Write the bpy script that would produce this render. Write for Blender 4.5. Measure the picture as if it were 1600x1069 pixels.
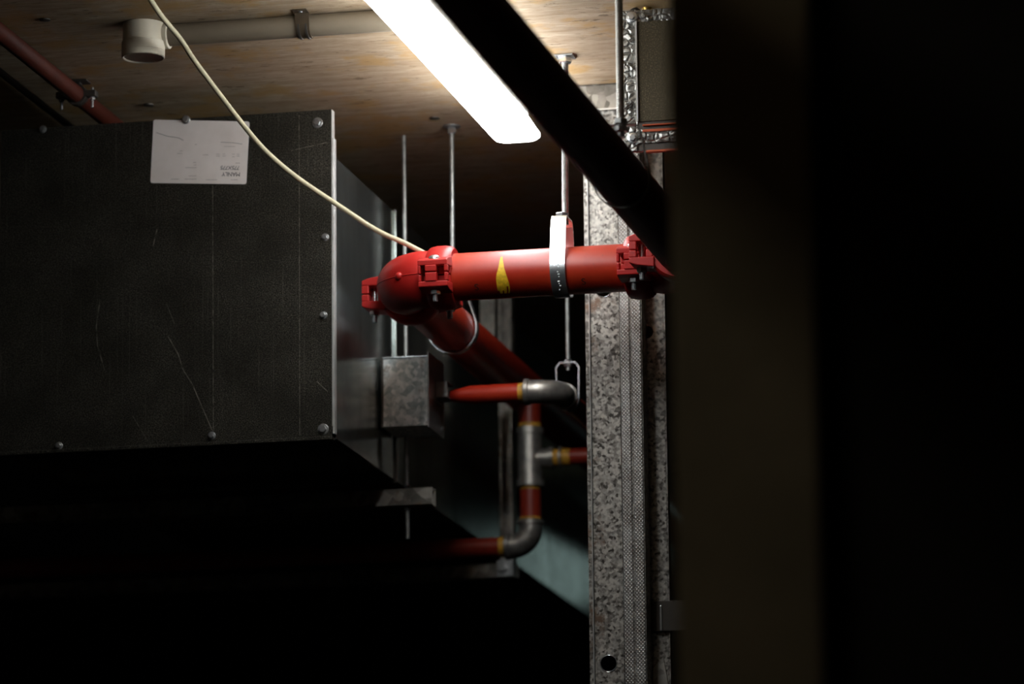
import bpy, math, random
from mathutils import Vector, Matrix
random.seed(7)
SC = bpy.context.scene
for o in list(bpy.data.objects):
    bpy.data.objects.remove(o)
COL = SC.collection

# ---------------------------------------------------------------- camera
F = 7400.0                       # focal length in pixels of the 1600 x 1069 frame
CAM = Vector((0.0, 0.0, 1.2))
A_ = Vector((1650, 1496, F)).normalized()          # world +Y (depth) seen in camera axes (x right, y down, z forward)
_v = Vector((0.010, 1.0, 0.0)); _v.z = -(_v.x * A_.x + _v.y * A_.y) / A_.z
V_ = _v.normalized()                               # world -Z
B_ = V_.cross(A_).normalized()                     # world +X
cam_d = bpy.data.cameras.new('camera'); cam = bpy.data.objects.new('camera', cam_d); COL.objects.link(cam)
cam_d.sensor_width = 36.0; cam_d.lens = F / 1600.0 * 36.0
cam_d.clip_start = 0.1; cam_d.clip_end = 100
_r = Vector((B_.x, A_.x, -V_.x)); _u = -Vector((B_.y, A_.y, -V_.y)); _b = -Vector((B_.z, A_.z, -V_.z))
cam.matrix_world = Matrix(((_r.x, _u.x, _b.x, CAM.x), (_r.y, _u.y, _b.y, CAM.y), (_r.z, _u.z, _b.z, CAM.z), (0, 0, 0, 1)))
cam_d.dof.use_dof = True; cam_d.dof.focus_distance = 11.08; cam_d.dof.aperture_fstop = 2.3
SC.camera = cam

def ray(px, py):
    d = Vector(((px - 800) / F, (py - 534.5) / F, 1.0))
    return Vector((d.dot(B_), d.dot(A_), -d.dot(V_)))
def P(px, py, Y):
    d = ray(px, py); return CAM + d * ((Y - CAM.y) / d.y)
def PX(px, py, X):
    d = ray(px, py); return CAM + d * ((X - CAM.x) / d.x)
def PZ(px, py, Z):
    d = ray(px, py); return CAM + d * ((Z - CAM.z) / d.z)

# ---------------------------------------------------------------- world, view
w = bpy.data.worlds.new('world'); SC.world = w; w.use_nodes = True
w.node_tree.nodes['Background'].inputs[0].default_value = (0.5, 0.6, 0.65, 1)
w.node_tree.nodes['Background'].inputs[1].default_value = 0.0
SC.view_settings.view_transform = 'Standard'; SC.view_settings.look = 'None'
SC.view_settings.gamma = 1.0; SC.view_settings.use_curve_mapping = False
SC.view_settings.exposure = 0.0
LAMP = 21.0                       # radiance of the batten diffusers

# ---------------------------------------------------------------- materials
class NT:
    def __init__(s, name):
        s.m = bpy.data.materials.new(name); s.m.use_nodes = True
        s.t = s.m.node_tree; s.b = s.t.nodes['Principled BSDF']
    def n(s, typ, ins=None, **kw):
        nd = s.t.nodes.new(typ)
        for k, v in kw.items(): setattr(nd, k, v)
        for k, v in (ins or {}).items(): s.put(nd, k, v)
        return nd
    def put(s, nd, k, v):
        i = nd.inputs[k]
        if isinstance(v, bpy.types.NodeSocket): s.t.links.new(v, i)
        else: i.default_value = v
    def coords(s, scale=(1, 1, 1), src='Object', rot=(0, 0, 0)):
        tc = s.n('ShaderNodeTexCoord'); mp = s.n('ShaderNodeMapping')
        s.t.links.new(tc.outputs[src], mp.inputs[0]); mp.inputs['Scale'].default_value = scale
        mp.inputs['Rotation'].default_value = rot
        return mp.outputs[0]
    def noise(s, co, scale, detail=4, rough=.55):
        return s.n('ShaderNodeTexNoise', {'Vector': co, 'Scale': scale, 'Detail': detail, 'Roughness': rough}).outputs[0]
    def voro(s, co, scale, out='Color'):
        return s.n('ShaderNodeTexVoronoi', {'Vector': co, 'Scale': scale}).outputs[out]
    def ramp(s, fac, stops):
        r = s.n('ShaderNodeValToRGB'); s.t.links.new(fac, r.inputs[0])
        e = r.color_ramp.elements
        while len(e) < len(stops): e.new(0.5)
        for i, (p, c) in enumerate(stops):
            e[i].position = p; e[i].color = (c, c, c, 1) if isinstance(c, (int, float)) else (*c, 1)
        return r.outputs[0]
    def mix(s, fac, a, b, mode='MIX'):
        m = s.n('ShaderNodeMix', data_type='RGBA', blend_type=mode)
        s.put(m, 0, fac)
        for k, v in ((6, a), (7, b)):
            if isinstance(v, tuple): v = (*v, 1) if len(v) == 3 else v
            s.put(m, k, v)
        return m.outputs[2]
    def math(s, op, a, b=0.0, c=None):
        m = s.n('ShaderNodeMath', operation=op); s.put(m, 0, a); s.put(m, 1, b)
        if c is not None: s.put(m, 2, c)
        return m.outputs[0]
    def bump(s, h, strength, dist=0.002, normal=None):
        b = s.n('ShaderNodeBump', {'Height': h, 'Strength': strength, 'Distance': dist})
        if normal is not None: s.put(b, 'Normal', normal)
        s.t.links.new(b.outputs[0], s.b.inputs['Normal']); return b.outputs[0]
    def set(s, **kw):
        names = dict(color='Base Color', rough='Roughness', metal='Metallic', spec='Specular IOR Level',
                     coat='Coat Weight', coat_rough='Coat Roughness', emit='Emission Color', emit_s='Emission Strength', aniso='Anisotropic')
        for k, v in kw.items():
            if isinstance(v, tuple) and len(v) == 3: v = (*v, 1)
            s.put(s.b, names[k], v)
        return s.m

def plain(name, c, rough=.5, metal=0.0, spec=.5, var=.15, scale=30, bump=.15):
    m = NT(name); co = m.coords()
    n = m.noise(co, scale)
    col = m.mix(m.ramp(n, [(.3, 0.0), (.7, 1.0)]), tuple(x * (1 - var) for x in c), tuple(min(1, x * (1 + var)) for x in c))
    m.bump(m.noise(co, scale * 6), bump, .001)
    return m.set(color=col, rough=rough, metal=metal, spec=spec)

def galv(name, dark, light, scale, rough=.32, metal=.85, stain=None, bump=.1, edge=.5):
    """spangled zinc: voronoi grains of differing brightness and gloss, with stains"""
    m = NT(name); co = m.coords()
    wob = m.n('ShaderNodeVectorMath', {0: co, 1: m.n('ShaderNodeVectorMath', {0: m.n('ShaderNodeTexNoise', {'Vector': co, 'Scale': scale * .8, 'Detail': 3}).outputs['Color'], 'Scale': .6 / scale}, operation='SCALE').outputs[0]}, operation='ADD').outputs[0]
    v = m.voro(wob, scale); g = m.n('ShaderNodeSeparateColor', {0: v}).outputs[0]
    n = m.noise(co, scale * .35, 5)
    k = m.ramp(m.math('ADD', m.math('MULTIPLY', g, .45), m.math('MULTIPLY', n, .75)), [(.36, 0.0), (.78, 1.0)])
    col = m.mix(k, dark, light)
    if stain:
        sn = m.ramp(m.noise(co, 14, 6, .7), [(.56, 0.0), (.66, 1.0)])
        col = m.mix(sn, col, stain)
    m.bump(g, bump, .0015)
    return m.set(color=col, rough=m.math('MULTIPLY_ADD', g, .22, rough), metal=metal)

M = {}
M['stud'] = galv('stud_zinc', (.060, .052, .044), (.55, .52, .47), 160, rough=.36, metal=.5, stain=(.20, .13, .09), bump=.3)
M['box'] = galv('box_zinc', (.42, .48, .49), (1.0, 1.0, 1.0), 90, rough=.42, metal=.05, stain=(.30, .25, .20), bump=.25)
M['bright'] = plain('bright_zinc', (.75, .78, .80), .26, .9, var=.08, bump=.12)
M['steel'] = plain('dull_steel', (.42, .43, .43), .38, .85, var=.25, scale=60, bump=.3)
M['rod'] = plain('rod_zinc', (.42, .43, .42), .35, .75, var=.25, scale=60, bump=.3)
M['brown_strip'] = plain('brown_strip', (.05, .04, .03), .6)
M['clip_brown'] = plain('brown_clip', (.12, .09, .06), .4, .6)
M['dark_steel'] = plain('dark_steel', (.10, .09, .08), .5, .7)
M['strut'] = galv('strut_zinc', (.16, .15, .13), (.50, .47, .42), 40, rough=.4, metal=.6, stain=(.20, .12, .07))

# threaded metal: fine rings by relief
m = NT('thread_relief'); co = m.coords()
wv = m.n('ShaderNodeTexWave', {'Vector': co, 'Scale': 62.0, 'Distortion': 0.0}, bands_direction='Z').outputs['Fac']
m.bump(wv, .8, .0015)
M['thread'] = m.set(color=m.mix(m.noise(co, 50), (.36, .36, .34), (.62, .63, .62)), rough=.36, metal=.8)

# duct front plate: dark mill-finish sheet, fine sparkle, handling scratches at fixed places
def seg_mask(m, x, z, pts, wd):
    tot = None
    for (x0, z0), (x1, z1) in zip(pts[:-1], pts[1:]):
        dx, dz = x1 - x0, z1 - z0; L2 = dx * dx + dz * dz
        px = m.math('SUBTRACT', x, x0); pz = m.math('SUBTRACT', z, z0)
        t = m.math('DIVIDE', m.math('ADD', m.math('MULTIPLY', px, dx), m.math('MULTIPLY', pz, dz)), L2)
        cl = m.n('ShaderNodeClamp', {0: t}).outputs[0]
        ex = m.math('SUBTRACT', px, m.math('MULTIPLY', cl, dx)); ez = m.math('SUBTRACT', pz, m.math('MULTIPLY', cl, dz))
        d = m.math('SQRT', m.math('ADD', m.math('MULTIPLY', ex, ex), m.math('MULTIPLY', ez, ez)))
        k = m.math('LESS_THAN', d, wd)
        tot = k if tot is None else m.math('MAXIMUM', tot, k)
    return tot

# red paints
def red(name, base, hi, rough, bump=.12, dirt=True):
    m = NT(name); co = m.coords()
    n = m.noise(co, 9, 6, .65)
    col = m.mix(m.ramp(n, [(.35, 0.0), (.7, 1.0)]), base, hi)
    if dirt:
        d = m.ramp(m.noise(co, 55, 5, .75), [(.62, 0.0), (.72, .6)])
        col = m.mix(d, col, (.10, .025, .02))
    m.bump(m.noise(co, 160, 4, .7), bump, .001)
    return m.set(color=col, rough=rough, spec=.5)
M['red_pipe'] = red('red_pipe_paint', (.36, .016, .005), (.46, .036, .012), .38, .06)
M['red_cast'] = red('red_cast_paint', (.42, .012, .010), (.52, .020, .016), .42, .22, False)
M['red_shade'] = red('shaded_red_paint', (.24, .020, .010), (.32, .035, .015), .4)  # pipe red darkened: half shade put into the colour of drops and branches
M['red_deep_shade'] = red('deep_shaded_red_paint', (.055, .008, .003), (.085, .014, .006), .5)  # much darker red, weak light of the upper left put into the paint
M['red_near_shade'] = red('shaded_near_pipe_paint', (.10, .014, .008), (.14, .020, .010), .62)  # same pipe run as the cross pipe, its shade put into the colour
M['orange'] = plain('orange_sealant', (.55, .10, .03), .55)
M['yellow'] = plain('yellow_paint', (.80, .50, .02), .5, var=.25, scale=120)
M['tape'] = plain('yellow_thread_paste', (.55, .28, .03), .5, var=.4, scale=60)
M['black'] = plain('black_rubber', (.012, .012, .012), .6)
M['ink'] = plain('black_ink', (.02, .02, .02), .6, var=0)
M['brass'] = plain('brass', (.75, .50, .14), .3, .9)
M['cable'] = plain('cream_cable_sheath', (.50, .46, .30), .42, var=.12, scale=20)
M['pvc'] = plain('grey_pvc', (.19, .155, .11), .5, var=.1, scale=12)
M['cream'] = plain('cream_plastic', (.58, .53, .42), .5, var=.2, scale=8)
M['casting'] = plain('grey_cast_iron', (.40, .38, .35), .38, .75, var=.3, scale=40, bump=.5)
M['lamp_body'] = plain('lamp_housing', (.62, .62, .60), .45, var=.05)
M['column'] = plain('column_concrete', (.40, .33, .21), .9, var=.15, scale=5)
M['wall'] = plain('dark_concrete', (.035, .032, .028), .95, var=.2, scale=4)

# ceiling: board-marked concrete, streaked along X, with stains and blow holes
m = NT('ceiling_concrete'); co = m.coords((.35, 2.4, 1)); c1 = m.coords()
st = m.noise(co, 14, 10, .70); fine = m.noise(m.coords((3, 26, 1)), 6, 6, .7); big = m.noise(c1, 2.2, 4)
col = m.mix(m.ramp(st, [(.32, 0.0), (.68, 1.0)]), (.30, .215, .13), (.50, .40, .285))
col = m.mix(m.ramp(fine, [(.36, .75), (.50, 0.0)]), col, (.24, .16, .09))
col = m.mix(m.ramp(m.noise(c1, 5.5, 6, .65), [(.50, 0.0), (.60, .9)]), col, (.40, .25, .10))
col = m.mix(m.ramp(m.noise(m.coords((1, 2.5, 1)), 17, 5, .7), [(.60, 0.0), (.67, .75)]), col, (.09, .060, .030))
m.bump(m.math('ADD', st, fine), .35, .004)
M['ceiling'] = m.set(color=col, rough=.8, spec=.25)

# diffuser
m = NT('lamp_diffuser'); M['lamp'] = m.set(color=(.9, .9, .9), rough=.4, emit=(.95, .985, 1.0), emit_s=LAMP)
m = NT('lamp_diffuser_fill'); M['lamp_fill'] = m.set(color=(.9, .9, .9), rough=.4, emit=(1.0, .93, .80), emit_s=LAMP * .24)
m = NT('lamp_diffuser_cool'); M['lamp_cool'] = m.set(color=(.9, .9, .9), rough=.4, emit=(.72, 1.0, .96), emit_s=LAMP * .030)

# ---------------------------------------------------------------- mesh helpers
class MB:
    def __init__(s): s.v = []; s.f = []
    def add(s, vs, fs):
        o = len(s.v); s.v += [Vector(v) for v in vs]; s.f += [tuple(i + o for i in f) for f in fs]; return s
    def box(s, a, b, T=None):
        x0, x1 = sorted((a[0], b[0])); y0, y1 = sorted((a[1], b[1])); z0, z1 = sorted((a[2], b[2]))
        vs = [Vector(c) for c in ((x0, y0, z0), (x1, y0, z0), (x1, y1, z0), (x0, y1, z0), (x0, y0, z1), (x1, y0, z1), (x1, y1, z1), (x0, y1, z1))]
        if T: vs = [T @ v for v in vs]
        return s.add(vs, [(3, 2, 1, 0), (4, 5, 6, 7), (0, 1, 5, 4), (1, 2, 6, 5), (2, 3, 7, 6), (3, 0, 4, 7)])
    def sweep(s, pts, rad, n=24, caps=True, phase=0.0, squash=1.0):
        pts = [Vector(p) for p in pts]
        if not isinstance(rad, (list, tuple)): rad = [rad] * len(pts)
        t0 = (pts[1] - pts[0]).normalized()
        up = Vector((0, 0, 1)) if abs(t0.z) < .9 else Vector((0, -1, 0))
        u = (up - t0 * up.dot(t0)).normalized(); vs = []; prev = t0
        for i, p in enumerate(pts):
            if i == 0: t = t0
            elif i == len(pts) - 1: t = (pts[i] - pts[i - 1]).normalized() if (pts[i] - pts[i - 1]).length > 1e-9 else prev
            else:
                d = pts[i + 1] - pts[i - 1]; t = d.normalized() if d.length > 1e-9 else prev
            u = (u - t * u.dot(t)).normalized(); w = t.cross(u); prev = t
            for k in range(n):
                a = 2 * math.pi * k / n + phase
                vs.append(p + (u * math.cos(a) + w * math.sin(a) * squash) * rad[i])
        fs = []
        for i in range(len(pts) - 1):
            for k in range(n):
                a = i * n + k; b = i * n + (k + 1) % n
                fs.append((a, b, b + n, a + n))
        if caps:
            fs.append(tuple(range(n - 1, -1, -1))); o = (len(pts) - 1) * n; fs.append(tuple(range(o, o + n)))
        return s.add(vs, fs)
    def cyl(s, p0, p1, r, n=24, r1=None): return s.sweep([p0, p1], [r, r if r1 is None else r1], n)
    def lathe(s, p, axis, prof, n=32):
        """prof: (distance along axis, radius)"""
        ax = Vector(axis).normalized(); up = Vector((0, 0, 1)) if abs(ax.z) < .9 else Vector((0, -1, 0))
        u = (up - ax * up.dot(ax)).normalized(); w = ax.cross(u); vs = []
        for d, r in prof:
            for k in range(n):
                a = 2 * math.pi * k / n
                vs.append(Vector(p) + ax * d + (u * math.cos(a) + w * math.sin(a)) * r)
        fs = []
        for i in range(len(prof) - 1):
            for k in range(n):
                a = i * n + k; b = i * n + (k + 1) % n; fs.append((a, b, b + n, a + n))
        fs.append(tuple(range(n - 1, -1, -1))); o = (len(prof) - 1) * n; fs.append(tuple(range(o, o + n)))
        return s.add(vs, fs)
    def strip(s, pts, wdir, width, th, closed=False):
        """flat metal band along pts, width along wdir, thickness th"""
        pts = [Vector(p) for p in pts]; wd = Vector(wdir).normalized(); n = len(pts); vs = []
        for i, p in enumerate(pts):
            a = pts[(i - 1) % n] if (closed or i > 0) else p
            b = pts[(i + 1) % n] if (closed or i < n - 1) else p
            t = (b - a).normalized(); nr = t.cross(wd).normalized()
            for sw, st in ((-1, -1), (1, -1), (1, 1), (-1, 1)): vs.append(p + wd * sw * width / 2 + nr * st * th / 2)
        fs = []
        for i in range(n if closed else n - 1):
            j = (i + 1) % n
            for k in range(4):
                fs.append((i * 4 + k, i * 4 + (k + 1) % 4, j * 4 + (k + 1) % 4, j * 4 + k))
        if not closed: fs += [(3, 2, 1, 0), tuple(range((n - 1) * 4, n * 4))]
        return s.add(vs, fs)
    def prism(s, poly, d):
        n = len(poly); d = Vector(d); vs = [Vector(p) for p in poly] + [Vector(p) + d for p in poly]
        fs = [tuple(range(n - 1, -1, -1)), tuple(range(n, 2 * n))] + [(i, (i + 1) % n, (i + 1) % n + n, i + n) for i in range(n)]
        return s.add(vs, fs)
    def hexn(s, p, r, h, axis=(0, 0, 1), ph=.3):
        ax = Vector(axis).normalized(); up = Vector((0, 0, 1)) if abs(ax.z) < .9 else Vector((0, -1, 0))
        u = (up - ax * up.dot(ax)).normalized(); w = ax.cross(u)
        rings = ((0, .88), (.12, 1), (.88, 1), (1, .88)); vs = []
        for d, k in rings:
            for i in range(6):
                a = math.pi / 3 * i + ph; vs.append(Vector(p) + ax * d * h + (u * math.cos(a) + w * math.sin(a)) * r * k)
        fs = [tuple(range(5, -1, -1)), tuple(range(18, 24))]
        for q in range(3):
            for i in range(6):
                a = q * 6 + i; b = q * 6 + (i + 1) % 6; fs.append((a, b, b + 6, a + 6))
        return s.add(vs, fs)
    def xf(s, T): s.v = [T @ v for v in s.v]; return s
    def build(s, name, mat, parent=None, smooth=None, bevel=0, seg=2):
        """verts are world coordinates; parent is an unrotated empty/mesh whose world place is stored in ['_o']"""
        o_ = ORG.get(parent.name, Vector()) if parent else Vector()
        me = bpy.data.meshes.new(name)
        me.from_pydata([tuple(v - o_) for v in s.v], [], s.f)
        me.materials.append(M[mat] if isinstance(mat, str) else mat)
        ob = bpy.data.objects.new(name, me); COL.objects.link(ob)
        if parent: ob.parent = parent
        ORG[ob.name] = o_.copy()
        import bmesh
        bm = bmesh.new(); bm.from_mesh(me); bmesh.ops.recalc_face_normals(bm, faces=bm.faces); bm.to_mesh(me); bm.free()
        if smooth:
            me.polygons.foreach_set('use_smooth', [True] * len(me.polygons)); me.set_sharp_from_angle(angle=math.radians(smooth))
        if bevel:
            b = ob.modifiers.new('bevel', 'BEVEL'); b.width = bevel; b.segments = seg; b.limit_method = 'ANGLE'; b.angle_limit = math.radians(40)
        return ob
ORG = {}
def thing(name, at, label, cat, group=None):
    o = bpy.data.objects.new(name, None); COL.objects.link(o); o.location = at; ORG[o.name] = Vector(at)
    o.empty_display_size = .05
    o['label'] = label; o['category'] = cat
    if group: o['group'] = group
    return o
def tag(o, label, cat, group=None):
    """mesh thing: put its origin at its base"""
    me = o.data; lo = [min(v.co[i] for v in me.vertices) for i in range(3)]; hi = [max(v.co[i] for v in me.vertices) for i in range(3)]
    c = Vector(((lo[0] + hi[0]) / 2, (lo[1] + hi[1]) / 2, lo[2]))
    for v in me.vertices: v.co -= c
    o.location = c; ORG[o.name] = c
    o['label'] = label; o['category'] = cat
    if group: o['group'] = group
    return o
def struct(o): o['kind'] = 'structure'; return o

# ---------------------------------------------------------------- key positions
YP = 10.80                                   # depth of the cross pipe's axis
ZC = P(885, 87, YP).z                        # ceiling height
ZP = P(800, 428.5, YP).z                     # pipe axis height
XL = P(620, 438, YP).x                       # axis of the rear run (left corner)
XR = P(1083, 413, YP).x                      # axis of the run toward the camera (right corner)
R = .0572
YD = 10.87                                   # duct front plate
XD = P(521, 450, YD).x                       # duct right side
ZD0 = P(521, 684, YD).z                      # duct underside
ZDB = P(519, 247, YD + .03).z                # top of the duct body
ZDT = P(514, 171, YD).z                      # top of the front plate
print('ZC', ZC, 'ZP', ZP, 'XL', XL, 'XR', XR, 'duct', XD, ZD0, ZDB, ZDT)

# ---------------------------------------------------------------- setting
X0, X1, YN, YF_ = -5.2, 2.6, -1.6, 16.5
def slab(name, a, b, mat): return struct(MB().box(a, b).build(name, mat))
slab('ceiling', (X0 - .2, YN - .2, ZC), (X1 + .2, YF_ + .2, ZC + .25), 'ceiling')
slab('floor', (X0 - .2, YN - .2, -.2), (X1 + .2, YF_ + .2, 0), 'wall')
slab('wall_back', (X0 - .2, YF_, 0), (X1 + .2, YF_ + .2, ZC), 'wall')
slab('wall_front', (X0 - .2, YN - .2, 0), (X1 + .2, YN, ZC), 'wall')
slab('wall_left', (X0 - .2, YN, 0), (X0, YF_, ZC), 'wall')
slab('wall_right', (X1, YN, 0), (X1 + .2, YF_, ZC), 'wall')
# near wall: a pier end and the darker wall it ends, far out of focus
YCOL = 6.6
xa = P(1050, 534, YCOL).x; xb = P(1275, 534, YCOL).x
pier = MB().box((xa, YCOL, 0), (xb, YCOL + .30, ZC)).build('concrete_pillar', 'column', bevel=.008)
tag(pier, 'brown unlit pillar close to the camera, filling the right half out of focus', 'pillar')
slab('wall_partition', (xb, YCOL + .05, 0), (X1, YCOL + .25, ZC), 'wall')

# ---------------------------------------------------------------- lamps
def batten(Yend, Xc, length, wd, drop, label, ZL=ZC, glow='lamp'):
    t = thing('batten_lamp', (Xc, Yend - length / 2, ZL), label, 'lamp', None)
    zt, zb = ZL - drop + .058, ZL - drop
    def outline(x0, x1, y0, y1, r, z):
        pts = []
        for cx, cy, a0 in ((x1 - r, y1 - r, 0), (x0 + r, y1 - r, 90), (x0 + r, y0 + r, 180), (x1 - r, y0 + r, 270)):
            for k in range(7):
                a = math.radians(a0 + k * 15); pts.append(Vector((cx + r * math.cos(a), cy + r * math.sin(a), z)))
        return pts
    h = wd / 2
    mb = MB(); mb.prism(outline(Xc - h * .5, Xc + h * .5, Yend - length + .01, Yend - .01, .03, zt + .004), (0, 0, .042))
    for yy in (Yend - .25, Yend - length + .25): MB().cyl((Xc, yy, zt + .045), (Xc, yy, ZL), .004, 10).build('suspension_rod', 'rod', t)
    mb.build('housing', 'lamp_body', t, bevel=.006)
    mb = MB(); rings = []
    for k, (ins, z) in enumerate(((.030, zt), (.004, zt - (zt - zb) * .70), (.004, zb + .010), (.012, zb + .003), (.026, zb))):
        rings.append(outline(Xc - h + ins, Xc + h - ins, Yend - length + ins, Yend - ins, .036 - ins * .7, z))
    n = len(rings[0]); vs = [p for r in rings for p in r]; fs = []
    for i in range(len(rings) - 1):
        for k in range(n):
            a = i * n + k; b = i * n + (k + 1) % n; fs.append((a, b, b + n, a + n))
    fs.append(tuple(range(n))); fs.append(tuple(range((len(rings) - 1) * n, len(rings) * n)))
    mb.add(vs, fs); mb.build('diffuser', glow, t, smooth=35)
    for k in range(int(length / .25)):
        y = Yend - .14 - k * .255
        for s in (-1, 1):
            c = MB(); c.box((Xc + s * (h + .001), y - .012, zt - .012), (Xc + s * (h + .006), y + .012, zt + .016))
            c.box((Xc + s * (h + .001), y - .005, zt - .020), (Xc + s * (h + .009), y + .005, zt - .010))
            c.build('clip', 'lamp_body', t, bevel=.0015)
    return t
DROP = .135
yl = PZ(812, 226, ZC - DROP).y; xl = PZ(812, 226, ZC - DROP).x
WL = abs(PZ(853, 205, ZC - DROP).x - PZ(753, 200, ZC - DROP).x)
print('lamp', xl, yl, 'w', WL)
batten(yl, xl, 1.55, .125, DROP, 'glowing white batten lamp with rounded end, below the ceiling at top centre')

batten(yl - 5.4, xl, 1.55, .125, DROP, 'added warm dim batten out of view near the camera, fill light for the pillar front', glow='lamp_fill')  # unseen fill lamp, added to lift the pillar and front faces
# ---------------------------------------------------------------- the big duct
duct = thing('air_duct', (XD - .4, YD + 1, ZD0), 'large dark rectangular metal duct with a white label, filling the left half', 'duct')
m = NT('duct_face_metal'); co = m.coords(); tc = m.n('ShaderNodeSeparateXYZ', {0: co}); sx, sz = tc.outputs[0], tc.outputs[2]
sp = m.noise(co, 520, 2, .9); blot = m.noise(co, 7, 5); streak = m.noise(m.coords((60, 1, .5)), 4, 4)
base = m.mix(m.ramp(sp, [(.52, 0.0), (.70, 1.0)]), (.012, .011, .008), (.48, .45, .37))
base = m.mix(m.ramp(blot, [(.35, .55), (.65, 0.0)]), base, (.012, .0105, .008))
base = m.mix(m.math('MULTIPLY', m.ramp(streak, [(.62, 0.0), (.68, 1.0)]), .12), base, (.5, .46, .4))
o_ = ORG[duct.name]
def q(px, py): v = P(px, py, YD - .002) - o_; return (v.x, v.z)
lines = [([q(332, 290), q(333, 676)], .0006), ([q(467, 180), q(468, 680)], .0005),
         ([q(262, 525), q(278, 553), q(286, 578), q(300, 600), q(331, 672)], .0009), ([q(260, 475), q(272, 505)], .0005),
         ([q(156, 468), q(150, 510), q(152, 540), q(163, 578)], .0007), ([q(207, 650), q(231, 690)], .0004),
         ([q(245, 358), q(239, 384)], .0008), ([q(495, 596), q(512, 612)], .0006), ([q(455, 235), q(512, 222)], .0005),
         ([q(480, 300), q(512, 292)], .0003)]
mask = None
for pts, wd in lines:
    k = seg_mask(m, sx, sz, pts, wd); mask = k if mask is None else m.math('MAXIMUM', mask, k)
brk = m.ramp(m.noise(co, 60, 3), [(.38, .05), (.62, .55)])
base = m.mix(m.math('MULTIPLY', mask, brk), base, (.62, .58, .50))
m.bump(sp, .35, .0008)
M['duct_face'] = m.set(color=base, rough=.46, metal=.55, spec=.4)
m = NT('duct_side_metal'); co = m.coords(); nn = m.noise(m.coords((1, 1, .25)), 9, 5)
m.bump(m.math('ADD', m.math('MULTIPLY', m.noise(co, 300, 2), .10), m.noise(co, 3.5, 2)), .10, .010)
base = m.mix(m.ramp(nn, [(.3, 0.0), (.75, 1.0)]), (.26, .29, .28), (.50, .54, .52))
M['duct_side'] = m.set(color=base, rough=m.math('MULTIPLY_ADD', m.noise(co, 25, 4), .16, .10), metal=.92)
M['duct_edge'] = plain('duct_edge_zinc', (.70, .70, .68), .35, .5)
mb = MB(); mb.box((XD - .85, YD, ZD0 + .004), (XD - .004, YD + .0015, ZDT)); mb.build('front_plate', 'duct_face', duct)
e = MB(); e.box((XD - .0055, YD + .0005, ZD0 + .03), (XD - .0035, YD + .028, ZDT)).build('plate_return', 'duct_edge', duct)
e = MB(); e.box((XD - .003, YD + .002, ZD0 + .01), (XD + .0015, YD + .024, P(519, 215, YD).z)).build('corner_trim', 'duct_edge', duct, bevel=.0008)
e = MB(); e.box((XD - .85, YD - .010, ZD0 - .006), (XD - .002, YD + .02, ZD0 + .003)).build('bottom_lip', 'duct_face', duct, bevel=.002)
yj = [YD + .026, 11.50, 15.5]
b = MB().box((XD - .80, yj[0], ZD0), (XD, yj[-1], ZDB)); b.build('body', 'duct_side', duct, bevel=.002)
for y in yj[1:-1]:
    j = MB()
    j.box((XD, y - .012, ZD0 - .004), (XD + .006, y + .012, ZDB + .004)).box((XD - .8, y - .012, ZD0 - .006), (XD, y + .012, ZD0))
    j.build('joint_flange', 'duct_side' if y < 12 else 'duct_edge', duct, bevel=.001)
for k, (px, py, r) in enumerate(((67, 202, .0085), (291, 187.5, .0095), (496, 192, .0115), (508, 371, .0085), (505.5, 493, .0085), (505, 671, .0120), (331, 681, .0085), (92, 697, .0085))):
    p = P(px, py, YD)
    y0 = YD - (.0026 if k == 1 else 0)
    s_ = MB(); s_.lathe((p.x, y0, p.z), (0, -1, 0), [(0, r * 1.15), (.0012, r * 1.15), (.002, r * 1.05)], 20)
    s_.hexn((p.x, y0 - .002, p.z), r * .78, .0065, (0, -1, 0), random.random())
    s_.build('screw', 'steel', duct)
# label sticker, its print upside down
lab = NT('label_film'); co = lab.coords(); n = lab.noise(co, 12, 5)
lc = lab.mix(lab.ramp(n, [(.4, 0.0), (.75, .5)]), (.92, .86, .83), (.72, .66, .60))
zz = lab.n('ShaderNodeSeparateXYZ', {0: co}); 
def ql(px, py): v = P(px, py, YD - .003) - o_; return (v.x, v.z)
k = seg_mask(lab, zz.outputs[0], zz.outputs[2], [ql(244, 207), ql(262, 213), ql(278, 215), ql(286, 219)], .0007)
k2 = seg_mask(lab, zz.outputs[0], zz.outputs[2], [ql(345, 222), ql(364, 223), ql(378, 225)], .0006)
lc = lab.mix(lab.math('MULTIPLY', lab.math('MAXIMUM', k, k2), .7), lc, (.08, .07, .07))
M['label'] = lab.set(color=lc, rough=.45, spec=.4)
c4 = [P(*c, YD - .001) for c in ((240, 187, ), (390, 190), (385, 288), (235, 286))]
def rounded(c4, r, seg=4):
    out = []
    for i in range(4):
        p, a, b = c4[i], c4[i - 1], c4[(i + 1) % 4]; u = (a - p).normalized() * r; v = (b - p).normalized() * r
        for k in range(seg + 1):
            t = k / seg; out.append(p + u * (1 - t) ** 2 + v * t ** 2)
    return out
st = MB().prism(rounded(c4, .006), (0, -.0008, 0)).build('label_sticker', 'label', duct); st['label'] = 'white rectangular sticker with upside-down print'
ux = (c4[2] - c4[3]).normalized(); uz = (c4[0] - c4[3]).normalized()
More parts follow.
